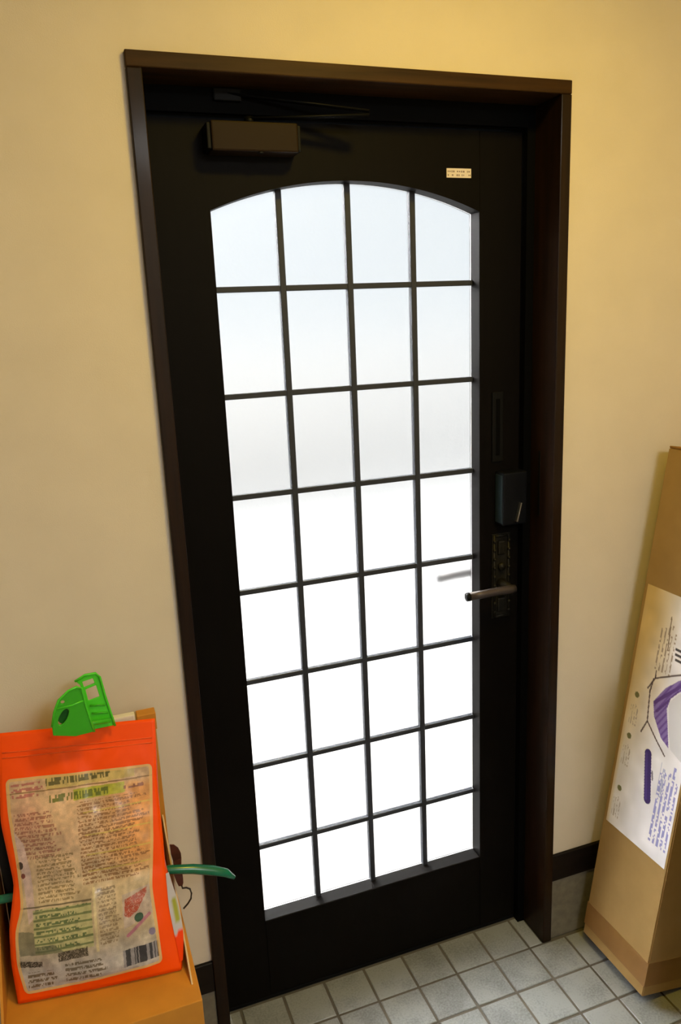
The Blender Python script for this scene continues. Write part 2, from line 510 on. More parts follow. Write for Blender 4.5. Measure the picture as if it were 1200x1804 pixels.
# ------------------------------------------------------------------ outdoors seen through the frosted panes
box('floor_outdoors', -14, 16, 0.36, 30.0, -0.12, -0.02, M_ground, kind='structure')
box('wall_outdoors', -14, 16, 6.0, 6.15, -0.05, 1.38, M_garden, kind='structure')

# ------------------------------------------------------------------ print helpers (flat print as point colours)
rng = np.random.default_rng(11)
def lin(c):
    c = np.asarray(c, float)
    return np.where(c <= 0.04045, c / 12.92, ((c + 0.055) / 1.055) ** 2.4)
def grid_mesh(name, P, colors, close=False):
    ny, nx = P.shape[:2]
    verts = P.reshape(-1, 3)
    idx = np.arange(ny * nx).reshape(ny, nx)
    f = np.stack([idx[:-1, :-1], idx[:-1, 1:], idx[1:, 1:], idx[1:, :-1]], -1).reshape(-1, 4)
    me = bpy.data.meshes.new(name)
    me.from_pydata(verts.tolist(), [], f.tolist())
    a = me.color_attributes.new('print', 'FLOAT_COLOR', 'POINT')
    rgba = np.ones((ny * nx, 4), np.float32)
    rgba[:, :3] = colors.reshape(-1, 3)
    a.data.foreach_set('color', rgba.ravel())
    me.update()
    return me
def smooth_noise(shape, cells):
    g = rng.random((cells[0] + 2, cells[1] + 2))
    y = np.linspace(0, cells[0], shape[0]); x = np.linspace(0, cells[1], shape[1])
    yi = y.astype(int); xi = x.astype(int)
    fy = (y - yi)[:, None]; fx = (x - xi)[None]
    return (g[yi][:, xi] * (1 - fy) * (1 - fx) + g[yi + 1][:, xi] * fy * (1 - fx) + g[yi][:, xi + 1] * (1 - fy) * fx + g[yi + 1][:, xi + 1] * fy * fx)
def inpoly(X, Y, poly):
    r = np.zeros(X.shape, bool)
    n = len(poly)
    for i in range(n):
        x0, y0 = poly[i]; x1, y1 = poly[(i + 1) % n]
        c = ((y0 > Y) != (y1 > Y)) & (X < (x1 - x0) * (Y - y0) / (y1 - y0 + 1e-12) + x0)
        r ^= c
    return r
def near_line(X, Y, a, b, w):
    a = np.array(a); b = np.array(b); d = b - a
    t = np.clip(((X - a[0]) * d[0] + (Y - a[1]) * d[1]) / (d @ d), 0, 1)
    return np.hypot(X - a[0] - t * d[0], Y - a[1] - t * d[1]) < w
def glyphs(X, Y, x0, x1, y0, y1, pitch, size, along='x', fill=0.62, gw=None):
    """rows of small strokes like tiny print; rows are 'pitch' apart"""
    A, B, a0, a1, b0, b1 = (X, Y, x0, x1, y0, y1) if along == 'x' else (Y, X, y0, y1, x0, x1)
    gw = gw or size
    inside = (A >= a0) & (A <= a1) & (B >= b0) & (B <= b1)
    row = np.floor((B - b0) / pitch).astype(int)
    inrow = ((B - b0) - row * pitch) < size
    cell = np.floor((A - a0) / (gw * 0.5)).astype(int)
    sub = np.floor(((B - b0) - row * pitch) / (size / 2)).astype(int)
    h = (np.sin(cell * 12.9898 + row * 78.233 + sub * 37.719) * 43758.5453) % 1.0
    rowlen = (np.sin(row * 91.17 + 3.1) * 437.58) % 1.0
    endok = (A - a0) / max(1e-9, (a1 - a0)) < 0.72 + 0.28 * rowlen
    return inside & inrow & (h < fill) & endok
def put(C, mask, color, k=1.0):
    C[mask] = C[mask] * (1 - k) + np.array(color) * k

# ------------------------------------------------------------------ tall carton leaning on the right wall
ang = math.atan(0.152)
tb = empty('cardboard_box', (0.9316, -0.2455, 0.0258), (0, ang, 0),
           label='tall brown cardboard carton with a white printed label, leaning to the right beside the door', category='box')
BWD, BDP, BHT = 0.168, 0.2165, 1.244
def carton_body():
    bm = bmesh.new()
    t = 0.004
    add_box(bm, 0, BWD, 0, BDP, 0, BHT)
    bmesh.ops.bevel(bm, geom=bm.edges[:], offset=0.0025, segments=2, affect='EDGES')
    return bm_mesh(bm, 'carton_body')
link_mesh('carton_body', carton_body(), M_card, tb)
box('top_flap', 0.001, BWD - 0.001, 0.001, BDP / 2 - 0.001, BHT + 0.0002, BHT + 0.0045, M_cardtop, tb, bevel=0.001, seg=1)
box('top_flap', 0.001, BWD - 0.001, BDP / 2 + 0.001, BDP - 0.001, BHT + 0.0002, BHT + 0.0045, M_cardtop, tb, bevel=0.001, seg=1)
box('packing_tape', -0.0006, BWD + 0.0006, -0.0006, BDP + 0.0006, 0.027, 0.088, M_tape, tb)
# label: ly across (0 at the back edge, toward the room), lz up the face
LW, LH = 0.197, 0.604
ny, nx = 420, 140
V, U = np.meshgrid(np.linspace(0, LH, ny), np.linspace(0, LW, nx), indexing='ij')
Yw = -0.041 - U          # world-like y of the sheet, H height up the face
H = 0.324 + V
C = np.ones((ny, nx, 3)) * np.array([0.93, 0.93, 0.97])
st_ = smooth_noise((ny, nx), (9, 4))
stain = np.clip((H - 0.50) / 0.3, 0, 1) * np.clip(1.15 - U / 0.10, 0, 1)
k = (np.clip(stain * (0.75 + 0.5 * st_), 0, 1))[..., None]
C = C * (1 - k) + np.array([0.84, 0.73, 0.50]) * k
edge = np.clip(1 - U / 0.012, 0, 1)[..., None]
C = C * (1 - 0.5 * edge) + np.array([0.80, 0.68, 0.45]) * 0.5 * edge
sp = smooth_noise((ny, nx), (24, 8))
C *= (0.94 + 0.1 * sp)[..., None]
Y2 = Yw
# grey columns of printing in the upper part (lines run up the label)
put(C, glyphs(Y2, H, -0.152, -0.100, 0.745, 0.872, 0.0105, 0.0042, 'y', 0.6, 0.010), (0.52, 0.45, 0.40), 0.7)
put(C, near_line(Y2, H, (-0.1345, 0.80), (-0.1285, 0.876), 0.0016), (0.42, 0.35, 0.28), 0.8)
# two bold strokes at the right of the printing, cut by the edge of the view
for hh in (0.812, 0.800, 0.789):
    put(C, (np.abs(H - hh) < 0.0026) & (Y2 < -0.156 - (0.804 - hh) * 0.2) & (Y2 > -0.182), (0.22, 0.21, 0.25), 0.9)
put(C, near_line(Y2, H, (-0.180, 0.786), (-0.180, 0.816), 0.0022), (0.22, 0.21, 0.25), 0.9)
# tent: frame lines and purple canopy
for a, b in (((-0.1125, 0.743), (-0.1131, 0.725)), ((-0.1131, 0.7251), (-0.1900, 0.766)), ((-0.1131, 0.7251), (-0.0967, 0.6943)), ((-0.1090, 0.722), (-0.1050, 0.690)), ((-0.1043, 0.6935), (-0.1129, 0.6203)), ((-0.1129, 0.6203), (-0.1000, 0.588)), ((-0.1129, 0.6203), (-0.1500, 0.590)), ((-0.1500, 0.590), (-0.1800, 0.568))):
    put(C, near_line(Y2, H, a, b, 0.0019), (0.26, 0.20, 0.22), 0.85)
canopy = inpoly(Y2, H, [(-0.120, 0.672), (-0.148, 0.7165), (-0.190, 0.756), (-0.215, 0.768), (-0.218, 0.745), (-0.189, 0.7251), (-0.168, 0.700), (-0.162, 0.673), (-0.176, 0.628), (-0.187, 0.590), (-0.161, 0.602), (-0.130, 0.640)])
put(C, canopy, (0.52, 0.44, 0.72), 1.0)
stripe = canopy & (np.sin((Y2 * 0.75 + H * 0.45) * 620) > 0.35)
put(C, stripe, (0.40, 0.28, 0.60), 0.85)
put(C, canopy & (near_line(Y2, H, (-0.125, 0.672), (-0.205, 0.755), 0.004) | near_line(Y2, H, (-0.135, 0.655), (-0.185, 0.722), 0.003)), (0.33, 0.20, 0.50), 0.9)
put(C, inpoly(Y2, H, [(-0.165, 0.69), (-0.190, 0.722), (-0.235, 0.742), (-0.235, 0.575), (-0.192, 0.590), (-0.178, 0.63)]), (0.82, 0.83, 0.87), 0.85)
# dark purple carry bag
bar = near_line(Y2, H, (-0.1330, 0.5490), (-0.1545, 0.4465), 0.0105)
put(C, bar, (0.22, 0.14, 0.42), 1.0)
put(C, near_line(Y2, H, (-0.1285, 0.547), (-0.1500, 0.446), 0.0035), (0.30, 0.22, 0.52), 0.8)
put(C, near_line(Y2, H, (-0.154, 0.515), (-0.159, 0.498), 0.0025), (0.45, 0.44, 0.50), 0.9)
# blue-violet text columns
put(C, glyphs(Y2, H, -0.232, -0.176, 0.360, 0.575, 0.0118, 0.0066, 'y', 0.66, 0.009), (0.50, 0.51, 0.80), 0.8)
put(C, glyphs(Y2, H, -0.190, -0.176, 0.470, 0.560, 0.0118, 0.0066, 'y', 0.9, 0.009), (0.48, 0.53, 0.74), 0.5)
# green dots with small grey captions
for (dy, dh) in ((-0.068, 0.6645), (-0.0663, 0.5598), (-0.0655, 0.4234)):
    put(C, np.hypot(Y2 - dy, (H - dh)) < 0.0072, (0.36, 0.38, 0.22), 0.85)
    put(C, glyphs(Y2, H, dy - 0.012, dy + 0.012, dh - 0.075, dh - 0.018, 0.0075, 0.0036, 'y', 0.5, 0.009), (0.60, 0.56, 0.58), 0.6)
C = lin(np.clip(C, 0, 1))
P = np.stack([np.full_like(U, -0.0007), (Yw + 0.2455), H], -1)
lab = grid_mesh('label_sheet', P[:, ::-1], C[:, ::-1])
link_mesh('label_sheet', lab, M_label, tb, label='pale paper label with a purple canopy tent and violet text')

# ------------------------------------------------------------------ golden carton on the left, front cut low, sides cut on a slant
LB = (-0.215, -0.16, 0.0)
gb = empty('cardboard_box', LB, label='golden brown carton with slanted cut sides, standing left of the door under the orange bag', category='box')
GX0, GX1, GY0, GY1, GZ = -0.374, -0.0575, -0.3005, -0.004, 0.460
box('carton_body', GX0, GX1, GY0, GY1, 0, GZ, M_gold, gb, LB, bevel=0.002)
side = [(-0.2620, GZ + 0.0003), (-0.0100, 0.6340), (-0.0100, GZ + 0.0003)]
side_l = [(-0.2620, GZ + 0.0003), (-0.0100, 0.6560), (-0.0100, GZ + 0.0003)]
prism('side_panel', side, 'x', -0.0694, -0.0668, M_cut, gb, LB)
prism('side_panel', side_l, 'x', GX0 + 0.0003, GX0 + 0.0045, M_gold, gb, LB)
box('back_panel', GX0 + 0.005, GX1 - 0.005, -0.0095, -0.0045, GZ + 0.0003, 0.845, M_gold, gb, LB, bevel=0.0008, seg=1)
box('corner_flap', -0.097, -0.0625, -0.035, -0.010, 0.832, 0.866, M_gold, gb, LB, bevel=0.001, seg=1)

# paper packet standing behind the bag
pk = box('paper_packet', -0.150, -0.1005, -0.046, -0.030, GZ + 0.0004, 0.876, M_paper, None, None, bevel=0.003,
         label='white paper packet with its top showing behind the orange bag, right of the green clip', category='packet')
# added unseen block against the right wall, shades the leaning carton front
SC = (1.105, -0.95, 0.0)
sc = empty('shade_block', SC, label='low dark block added out of view by the right wall to shade the leaning carton', category='light_blocker')
box('blocker_body', 0.935, XR - 0.001, -1.42, -0.475, 0.06, 0.95, M_casing, sc, SC, bevel=0.002)
box('blocker_plinth', 0.955, XR - 0.001, -1.41, -0.485, 0.0, 0.0598, M_base, sc, SC)
box('blocker_top', 0.925, XR - 0.001, -1.43, -0.465, 0.9502, 0.975, M_casing, sc, SC, bevel=0.002)
for ya, yb, yh in ((-1.418, -0.950, -0.975), (-0.946, -0.477, -0.920)):
    dr = box('blocker_door', 0.918, 0.9348, ya, yb, 0.065, 0.945, M_casing, sc, SC, bevel=0.002)
    box('blocker_pull', 0.910, 0.9178, yh - 0.006, yh + 0.006, 0.70, 0.80, M_chrome, dr, SC, bevel=0.002)

# plain rounded black form filling the gap behind the bag
def rounded_shape():
    bm = bmesh.new()
    bmesh.ops.create_cube(bm, size=1.0)
    bmesh.ops.subdivide_edges(bm, edges=bm.edges[:], cuts=6, use_grid_fill=True)
    for v in bm.verts:
        x, y, z = v.co
        r = 1 - 0.35 * (abs(z) * 2) ** 3
        f = 0.004 * noise.noise(v.co * 4)
        ex = (1 - 0.25 * (abs(y) * 2) ** 2)
        v.co = Vector((x * 0.115 * ex + f, y * 0.052 * r + f, (z + 0.5) * 0.30 + f * (z > -0.4)))
    return bm_mesh(bm, 'rounded_shape')
po = link_mesh('rounded_shape', rounded_shape(), M_matte_black, None, None, True, label='plain black rounded form between the golden carton side and the orange bag', category='rounded_shape')
po.location = (-0.305, -0.048, GZ + 0.0005)

# ------------------------------------------------------------------ orange stand-up bag
A0 = Vector((-0.081, -0.226, 0.4635))
psi, lean = math.radians(7.5), math.radians(19)
EU = Vector((math.cos(psi), -math.sin(psi), 0))
MH = Vector((math.sin(psi), math.cos(psi), 0))
EV = MH * math.sin(lean) + Vector((0, 0, math.cos(lean)))
NN = EU.cross(EV)
bag = empty('printed_bag', A0, label='orange plastic bag with a beige printed panel, leaning in the golden carton', category='bag')
eu, ev, nn = (np.array(v) for v in (EU, EV, NN))
rv = [0.0, 0.0484, 0.1082, 0.1767, 0.2258, 0.336, 0.440]
ru = [0.0, -0.0055, -0.0124, -0.0125, -0.0106, -0.0136, -0.0062]
lv = [0.0, 0.0655, 0.1215, 0.1939, 0.2523, 0.3014, 0.4526]
lu = [-0.2725, -0.2790, -0.2785, -0.2651, -0.2728, -0.2795, -0.2720]
bv = [0.0, 0.055, 0.105, 0.16, 0.185, 0.30, 0.44]
bu = [0.0015, 0.0085, 0.0055, -0.0060, -0.0110, -0.0120, -0.0062]
def smooth_interp(x, xs, ys):
    return (np.interp(x - 0.012, xs, ys) + 2 * np.interp(x, xs, ys) + np.interp(x + 0.012, xs, ys)) / 4
def crease(u, v):
    out = np.zeros(u.shape)
    it = np.nditer(u, flags=['multi_index'])
    for _ in it:
        i = it.multi_index
        p = Vector((u[i] * 22, v[i] * 16, 0.3))
        out[i] = 0.6 * noise.noise(p) + 0.4 * noise.noise(p * 2.3)
    return out
def bulge(s, v):
    """thickness of the filled bag above the sheet plane; s across 0..1"""
    prof = np.interp(v, [0, 0.03, 0.10, 0.17, 0.20, 0.27, 0.36, 0.40, 0.45], [0.004, 0.018, 0.026, 0.017, 0.016, 0.022, 0.008, 0.002, 0.0])
    return prof * (np.sin(np.pi * np.clip(s, 0, 1)) ** 0.75)
def front_pts(s, t):
    v0 = t * (0.4526 + (0.440 - 0.4526) * s)
    L = smooth_interp(v0, lv, lu); R = smooth_interp(v0, rv, ru)
    u = L + (R - L) * s
    return u, v0
def bag_front(ns, nt, s0=0, s1=1, t0=0, t1=1, lift=0.0):
    t, s = np.meshgrid(np.linspace(t0, t1, nt), np.linspace(s0, s1, ns), indexing='ij')
    return s, t
ns, nt = 44, 64
t, s = np.meshgrid(np.linspace(0, 1, nt), np.linspace(0, 1, ns), indexing='ij')
u, v = front_pts(s, t)
def front_height(s, u, v):
    cr = crease(u, v)
    edgef = np.clip(np.minimum(s, 1 - s) / 0.12, 0, 1) * np.clip(v / 0.02, 0, 1) * np.clip((0.43 - v) / 0.05, 0, 1)
    dent = -0.006 * np.exp(-((v - 0.186) / 0.014) ** 2) * np.sin(np.pi * s) ** 0.5
    return bulge(s, v) + 0.0055 * cr * edgef + dent * 0.6
hf = front_height(s, u, v)
F = u[..., None] * eu + v[..., None] * ev + hf[..., None] * nn
# back sheet, wider at the gusset
Lb = smooth_interp(v, lv, lu) - 0.001
Rb = smooth_interp(v, bv, bu)
ub = Lb + (Rb - Lb) * s
th = np.interp(v, [0, 0.05, 0.12, 0.18, 0.25, 0.36, 0.40, 0.45], [0.005, 0.008, 0.009, 0.005, 0.008, 0.004, 0.0012, 0.001])
B = ub[..., None] * eu + v[..., None] * ev - th[..., None] * nn
bm = bmesh.new()
lay = bm.verts.layers.float_color.new('print')
ORG = lin((0.95, 0.31, 0.0)); 
def addgrid(G, colf):
    vs = [[bm.verts.new(Vector(G[i, j])) for j in range(G.shape[1])] for i in range(G.shape[0])]
    for i in range(G.shape[0]):
        for j in range(G.shape[1]):
            c = colf(i, j)
            vs[i][j][lay] = (*c, 1)
    for i in range(G.shape[0] - 1):
        for j in range(G.shape[1] - 1):
            bm.faces.new((vs[i][j], vs[i][j + 1], vs[i + 1][j + 1], vs[i + 1][j]))
    return vs
fv = addgrid(F, lambda i, j: ORG)
bvv = addgrid(B, lambda i, j: ORG)
for i in range(nt - 1):
    bm.faces.new((fv[i][0], fv[i + 1][0], bvv[i + 1][0], bvv[i][0]))
    bm.faces.new((fv[i][-1], bvv[i][-1], bvv[i + 1][-1], fv[i + 1][-1]))
for j in range(ns - 1):
    bm.faces.new((fv[0][j], bvv[0][j], bvv[0][j + 1], fv[0][j + 1]))
    bm.faces.new((fv[-1][j], fv[-1][j + 1], bvv[-1][j + 1], bvv[-1][j]))
link_mesh('bag_body', bm_mesh(bm, 'bag_body'), M_orange, bag, None, True)

# right gusset strip: silvery white with a green print, orange at the foot
gi = [i for i in range(nt) if 0.012 < v[i, -1] < 0.172]
G = np.zeros((len(gi), 5, 3)); GC = np.zeros((len(gi), 5, 3))
for a, i in enumerate(gi):
    for b in range(5):
        q = b / 4
        G[a, b] = F[i, -1] * (1 - q) + B[i, -1] * q + 0.0012 * nn + eu * 0.0008
        vv = v[i, -1]
        c = np.array((0.74, 0.73, 0.78))
        if 0.078 < vv < 0.125 and b in (2, 3):
            c = np.array((0.62, 0.64, 0.25))
        if vv < 0.058 + 0.01 * q:
            c = np.array((0.95, 0.26, 0.03))
        GC[a, b] = lin(c)
link_mesh('side_gusset', grid_mesh('side_gusset', G, GC), M_print, bag, None, True, label='silvery white gusset')

# zip ribs below the top edge
for q in (0.925, 0.905):
    s_ = np.linspace(0.02, 0.98, 24)
    u_, v_ = front_pts(s_, np.full(24, q))
    pts = [tuple(u_[k] * eu + v_[k] * ev + (bulge(s_[k:k + 1], v_[k:k + 1])[0] + 0.0008) * nn) for k in range(24)]
    tube('zip_rib', pts, 0.0011, M_zip, bag, None, n=6)

# printed panel
ny, nx = 430, 300
t0g, sg = np.meshgrid(np.linspace(0, 1, ny), np.linspace(0, 1, nx), indexing='ij')
plv = [0.0, 0.0194, 0.0634, 0.1193, 0.154, 0.2306, 0.3182, 0.3713, 0.45]
plu = [-0.258, -0.2594, -0.2690, -0.2680, -0.2555, -0.2578, -0.2663, -0.2662, -0.266]
prv = [0.0, 0.0243, 0.0926, 0.1519, 0.2287, 0.3619, 0.45]
pru = [-0.0290, -0.0298, -0.0325, -0.0365, -0.0275, -0.0182, -0.017]
vg = (0.014 + 0.008 * sg) + t0g * (0.3725 - 0.010 * sg - (0.014 + 0.008 * sg))
Lg = smooth_interp(vg, plv, plu); Rg = smooth_interp(vg, prv, pru)
cr_ = 0.010
dv = np.minimum(t0g, 1 - t0g) * 0.35
inset = cr_ - np.sqrt(np.clip(cr_ ** 2 - np.clip(cr_ - dv, 0, cr_) ** 2, 0, None))
Lg = Lg + inset * 0.8; Rg = Rg - inset * 0.8
ug = Lg + (Rg - Lg) * sg
Lf = smooth_interp(vg, lv, lu); Rf = smooth_interp(vg, rv, ru)
sf = (ug - Lf) / (Rf - Lf)
# height from the body grid so that the panel lies on it
tf = vg / (0.4526 + (0.440 - 0.4526) * sf)
def sample(G, s_, t_):
    x = np.clip(s_ * (G.shape[1] - 1), 0, G.shape[1] - 1.001); y = np.clip(t_ * (G.shape[0] - 1), 0, G.shape[0] - 1.001)
    xi = x.astype(int); yi = y.astype(int); fx = x - xi; fy = y - yi
    return G[yi, xi] * (1 - fx) * (1 - fy) + G[yi, xi + 1] * fx * (1 - fy) + G[yi + 1, xi] * (1 - fx) * fy + G[yi + 1, xi + 1] * fx * fy
hg = sample(hf, sf, tf) + 0.0008
Pn = ug[..., None] * eu + vg[..., None] * ev + hg[..., None] * nn
U, V = ug, vg
C = np.ones((ny, nx, 3)) * np.array([0.74, 0.66, 0.54])
n1 = smooth_noise((ny, nx), (14, 9)); n2 = smooth_noise((ny, nx), (60, 44)); n3 = rng.random((ny, nx))
up_ = np.clip((V - 0.16) / 0.1, 0, 1)[..., None]
C = C * (1 - up_) + np.array([0.79, 0.66, 0.54]) * up_
low = np.clip((0.10 - V) / 0.05, 0, 1)[..., None]
C = C * (1 - low) + np.array([0.66, 0.64, 0.64]) * low
rt = (np.clip((U + 0.12) / 0.06, 0, 1) * np.clip((V - 0.17) / 0.05, 0, 1) * np.clip((0.345 - V) / 0.02, 0, 1))[..., None]
C = C * (1 - 0.75 * rt) + np.array([0.86, 0.56, 0.26]) * 0.75 * rt
lp = (np.clip(1 - np.hypot((U + 0.235) / 0.035, (V - 0.30) / 0.05), 0, 1))[..., None]
C = C * (1 - 0.6 * lp) + np.array([0.68, 0.46, 0.42]) * 0.6 * lp
C *= (0.88 + 0.24 * n1)[..., None]
# header lines
put(C, (V > 0.346) & (U > -0.20) & (U < -0.05), (0.72, 0.66, 0.32), 0.55)
put(C, glyphs(U, V, -0.20, -0.06, 0.352, 0.366, 0.02, 0.0125, 'x', 0.66, 0.0048), (0.28, 0.27, 0.12), 0.75)
put(C, glyphs(U, V, -0.258, -0.20, 0.338, 0.362, 0.010, 0.006, 'x', 0.7, 0.007), (0.62, 0.28, 0.30), 0.6)
put(C, (V > 0.322) & (V < 0.340) & (U > -0.155) & (U < -0.068), (0.62, 0.66, 0.16), 0.8)
put(C, glyphs(U, V, -0.195, -0.066, 0.324, 0.338, 0.02, 0.012, 'x', 0.64, 0.0048), (0.30, 0.36, 0.10), 0.75)
put(C, np.abs(V - 0.3445 + 0.02 * (U + 0.15)) < 0.0012, (0.45, 0.33, 0.20), 0.7)
put(C, glyphs(U, V, -0.070, -0.026, 0.327, 0.338, 0.011, 0.006, 'x', 0.7, 0.008), (0.45, 0.24, 0.20), 0.7)
# body text
put(C, glyphs(U, V, -0.150, -0.030, 0.178, 0.318, 0.0066, 0.0044, 'x', 0.62, 0.0034), (0.44, 0.27, 0.13), 0.6)
put(C, glyphs(U, V, -0.256, -0.175, 0.235, 0.312, 0.0072, 0.005, 'x', 0.62, 0.0036), (0.48, 0.25, 0.22), 0.55)
put(C, glyphs(U, V, -0.225, -0.150, 0.160, 0.240, 0.0066, 0.0044, 'x', 0.62, 0.0034), (0.40, 0.32, 0.18), 0.55)
for vv in (0.300, 0.262, 0.228, 0.199):
    put(C, (np.abs(V - vv) < 0.0012) & (U > -0.14), (0.80, 0.74, 0.35), 0.6)
# pale picture strip down the left with a small dark spot
put(C, inpoly(U, V, [(-0.262, 0.290), (-0.243, 0.262), (-0.235, 0.215), (-0.232, 0.140), (-0.244, 0.128), (-0.250, 0.22), (-0.262, 0.27)]), (0.78, 0.68, 0.68), 0.85)
put(C, np.hypot((U + 0.2515) / 0.8, V - 0.226) < 0.0065, (0.16, 0.10, 0.08), 0.9)
put(C, np.hypot((U + 0.2480) / 0.8, V - 0.208) < 0.0045, (0.35, 0.10, 0.08), 0.8)
# table with green rows
tabl = (U > -0.236) & (U < -0.139) & (V > 0.078) & (V < 0.150)
put(C, tabl, (0.68, 0.68, 0.48), 0.75)
for r_ in range(6):
    vv = 0.084 + r_ * 0.0125 + 0.01 * 0
    put(C, tabl & (np.abs(V - vv - 0.03 * (U + 0.19)) < 0.0018), (0.28, 0.35, 0.19), 0.65)
put(C, glyphs(U, V, -0.232, -0.142, 0.086, 0.150, 0.0125, 0.0052, 'x', 0.5, 0.004), (0.20, 0.30, 0.15), 0.7)
put(C, (np.abs(V - 0.1545) < 0.0013) & (U < -0.138), (0.28, 0.24, 0.16), 0.7)
put(C, (np.abs(U + 0.1335) < 0.0022) & (V > 0.068) & (V < 0.172), (0.80, 0.74, 0.58), 0.9)
put(C, glyphs(U, V, -0.128, -0.090, 0.078, 0.168, 0.0066, 0.0044, 'x', 0.62, 0.0034), (0.42, 0.34, 0.24), 0.6)
put(C, inpoly(U, V, [(-0.266, 0.118), (-0.240, 0.116), (-0.205, 0.094), (-0.190, 0.078), (-0.262, 0.078)]) & ~(tabl & (V > 0.092)), (0.36, 0.37, 0.30), 0.6)
# red picture and green dot on a pale patch
put(C, inpoly(U, V, [(-0.088, 0.095), (-0.036, 0.112), (-0.036, 0.160), (-0.088, 0.150)]), (0.70, 0.63, 0.62), 0.7)
put(C, inpoly(U, V, [(-0.086, 0.116), (-0.084, 0.142), (-0.060, 0.150), (-0.046, 0.155), (-0.047, 0.146), (-0.064, 0.120), (-0.078, 0.112)]) & (n3 < 0.88), (0.62, 0.20, 0.10), 0.85)
put(C, np.hypot((U + 0.0625), V - 0.1085) < 0.0075, (0.07, 0.25, 0.12), 1.0)
put(C, near_line(U, V, (-0.083, 0.082), (-0.045, 0.110), 0.0028), (0.66, 0.38, 0.50), 0.8)
put(C, np.hypot(U + 0.0425, V - 0.080) < 0.006, (0.40, 0.36, 0.58), 0.7)
# bottom: dark headings, barcode, small print
put(C, inpoly(U, V, [(-0.266, 0.060), (-0.226, 0.057), (-0.226, 0.066), (-0.266, 0.070)]) & (n3 < 0.85), (0.15, 0.11, 0.07), 0.85)
put(C, inpoly(U, V, [(-0.199, 0.061), (-0.150, 0.064), (-0.150, 0.080), (-0.199, 0.077)]) & (n3 < 0.85), (0.17, 0.14, 0.09), 0.8)
put(C, glyphs(U, V, -0.252, -0.200, 0.024, 0.050, 0.0085, 0.005, 'x', 0.7, 0.0036), (0.32, 0.25, 0.16), 0.7)
put(C, glyphs(U, V, -0.190, -0.115, 0.026, 0.056, 0.0085, 0.005, 'x', 0.7, 0.0036), (0.30, 0.25, 0.18), 0.7)
bc = (U > -0.094) & (U < -0.034) & (V > 0.030 + 0.08 * (U + 0.094)) & (V < 0.058 + 0.08 * (U + 0.094))
put(C, bc, (0.52, 0.51, 0.55), 0.9)
put(C, bc & (((np.sin(np.floor(U / 0.0016) * 12.9898) * 43758.5) % 1.0) < 0.6), (0.17, 0.17, 0.20), 0.9)
C *= (0.90 + 0.2 * n2)[..., None] * (0.95 + 0.1 * n3)[..., None]
# printed cream outline
bo = (sg < 0.022) | (sg > 0.978) | (t0g < 0.012) | (t0g > 0.988)
put(C, bo, (0.86, 0.68, 0.42), 0.8)
link_mesh('printed_panel', grid_mesh('printed_panel', Pn, lin(np.clip(C, 0, 1))), M_print, bag, None, True, label='beige panel crowded with fine printing')

# ------------------------------------------------------------------ green clip gripping the top of the bag
CLP = (-0.19, -0.095, 0.90)
clip = empty('bag_clip', CLP, label='bright green plastic clip gripping the top edge of the orange bag', category='clip')
f_out = [(-0.241, 0.900), (-0.2405, 0.918), (-0.2341, 0.9445), (-0.2243, 0.9656), (-0.2069, 0.9800), (-0.1930, 0.9846), (-0.1860, 0.9800), (-0.1828, 0.9492), (-0.1787, 0.9192), (-0.1741, 0.892), (-0.205, 0.890)]
ov = [(-0.2205 + 0.0085 * math.cos(a) * 1.0 + 0.005 * math.sin(a), 0.9320 + 0.0145 * math.sin(a) + 0.003 * math.cos(a)) for a in [k * math.pi / 8 for k in range(16)]]
sm = [(-0.2185 + 0.0036 * math.cos(a), 0.9605 + 0.0036 * math.sin(a)) for a in [k * math.pi / 4 for k in range(8)]]
def fmap(p):
    return Vector((p[0], -0.1075 - (p[1] - 0.905) * 0.10, p[1]))
cm = plate_mesh('front_grip', f_out, [ov, sm], 0.0042, fmap, (0, -1, -0.10))
fg = link_mesh('front_grip', cm, M_green, clip, CLP)
md = fg.modifiers.new('b', 'BEVEL'); md.width = 0.0012; md.segments = 2; md.limit_method = 'ANGLE'
link_mesh('grip_hole_shade', plate_mesh('grip_hole_shade', [(-0.2205 + 0.011 * math.cos(k * math.pi / 8), 0.9320 + 0.0165 * math.sin(k * math.pi / 8)) for k in range(16)], [], 0.001, lambda p: fmap(p) + Vector((0, 0.0012, 0)), (0, 1, 0.1)), M_hole_shade, clip, CLP)  # added dark plate paints the shade inside the oval hole
tube('grip_rim', [fmap(p) + Vector((0, -0.004, 0)) for p in f_out[1:10]], 0.0020, M_green2, clip, CLP, n=8)
tube('grip_rib', [fmap((-0.2300, 0.9500)) + Vector((0, -0.004, 0)), fmap((-0.2050, 0.9510)) + Vector((0, -0.004, 0)), fmap((-0.1850, 0.9560)) + Vector((0, -0.004, 0))], 0.0016, M_green2, clip, CLP, n=8)
b_out = [(-0.1955, 0.9785), (-0.1775, 0.9871), (-0.1600, 0.9870), (-0.1540, 0.9790), (-0.1491, 0.9433), (-0.1431, 0.9091), (-0.1385, 0.884), (-0.1742, 0.884), (-0.1801, 0.9229), (-0.1848, 0.9564), (-0.1880, 0.9700)]
w1 = [(-0.1836, 0.9745), (-0.1655, 0.9775), (-0.1635, 0.9680), (-0.1815, 0.9640)]
w2 = [(-0.1800, 0.9595), (-0.1617, 0.9640), (-0.1582, 0.9420), (-0.1775, 0.9385)]
def bmap(p):
    return Vector((p[0], -0.0870 + (p[1] - 0.885) * 0.06, p[1]))
bg_ = link_mesh('rear_grip', plate_mesh('rear_grip', b_out, [w1, w2], 0.0042, bmap, (0, 1, -0.06)), M_green2, clip, CLP)
md = bg_.modifiers.new('b', 'BEVEL'); md.width = 0.0010; md.segments = 2; md.limit_method = 'ANGLE'
tube('grip_rim', [bmap(p) + Vector((0, -0.0015, 0)) for p in b_out[0:7]], 0.0021, M_green2, clip, CLP, n=8)
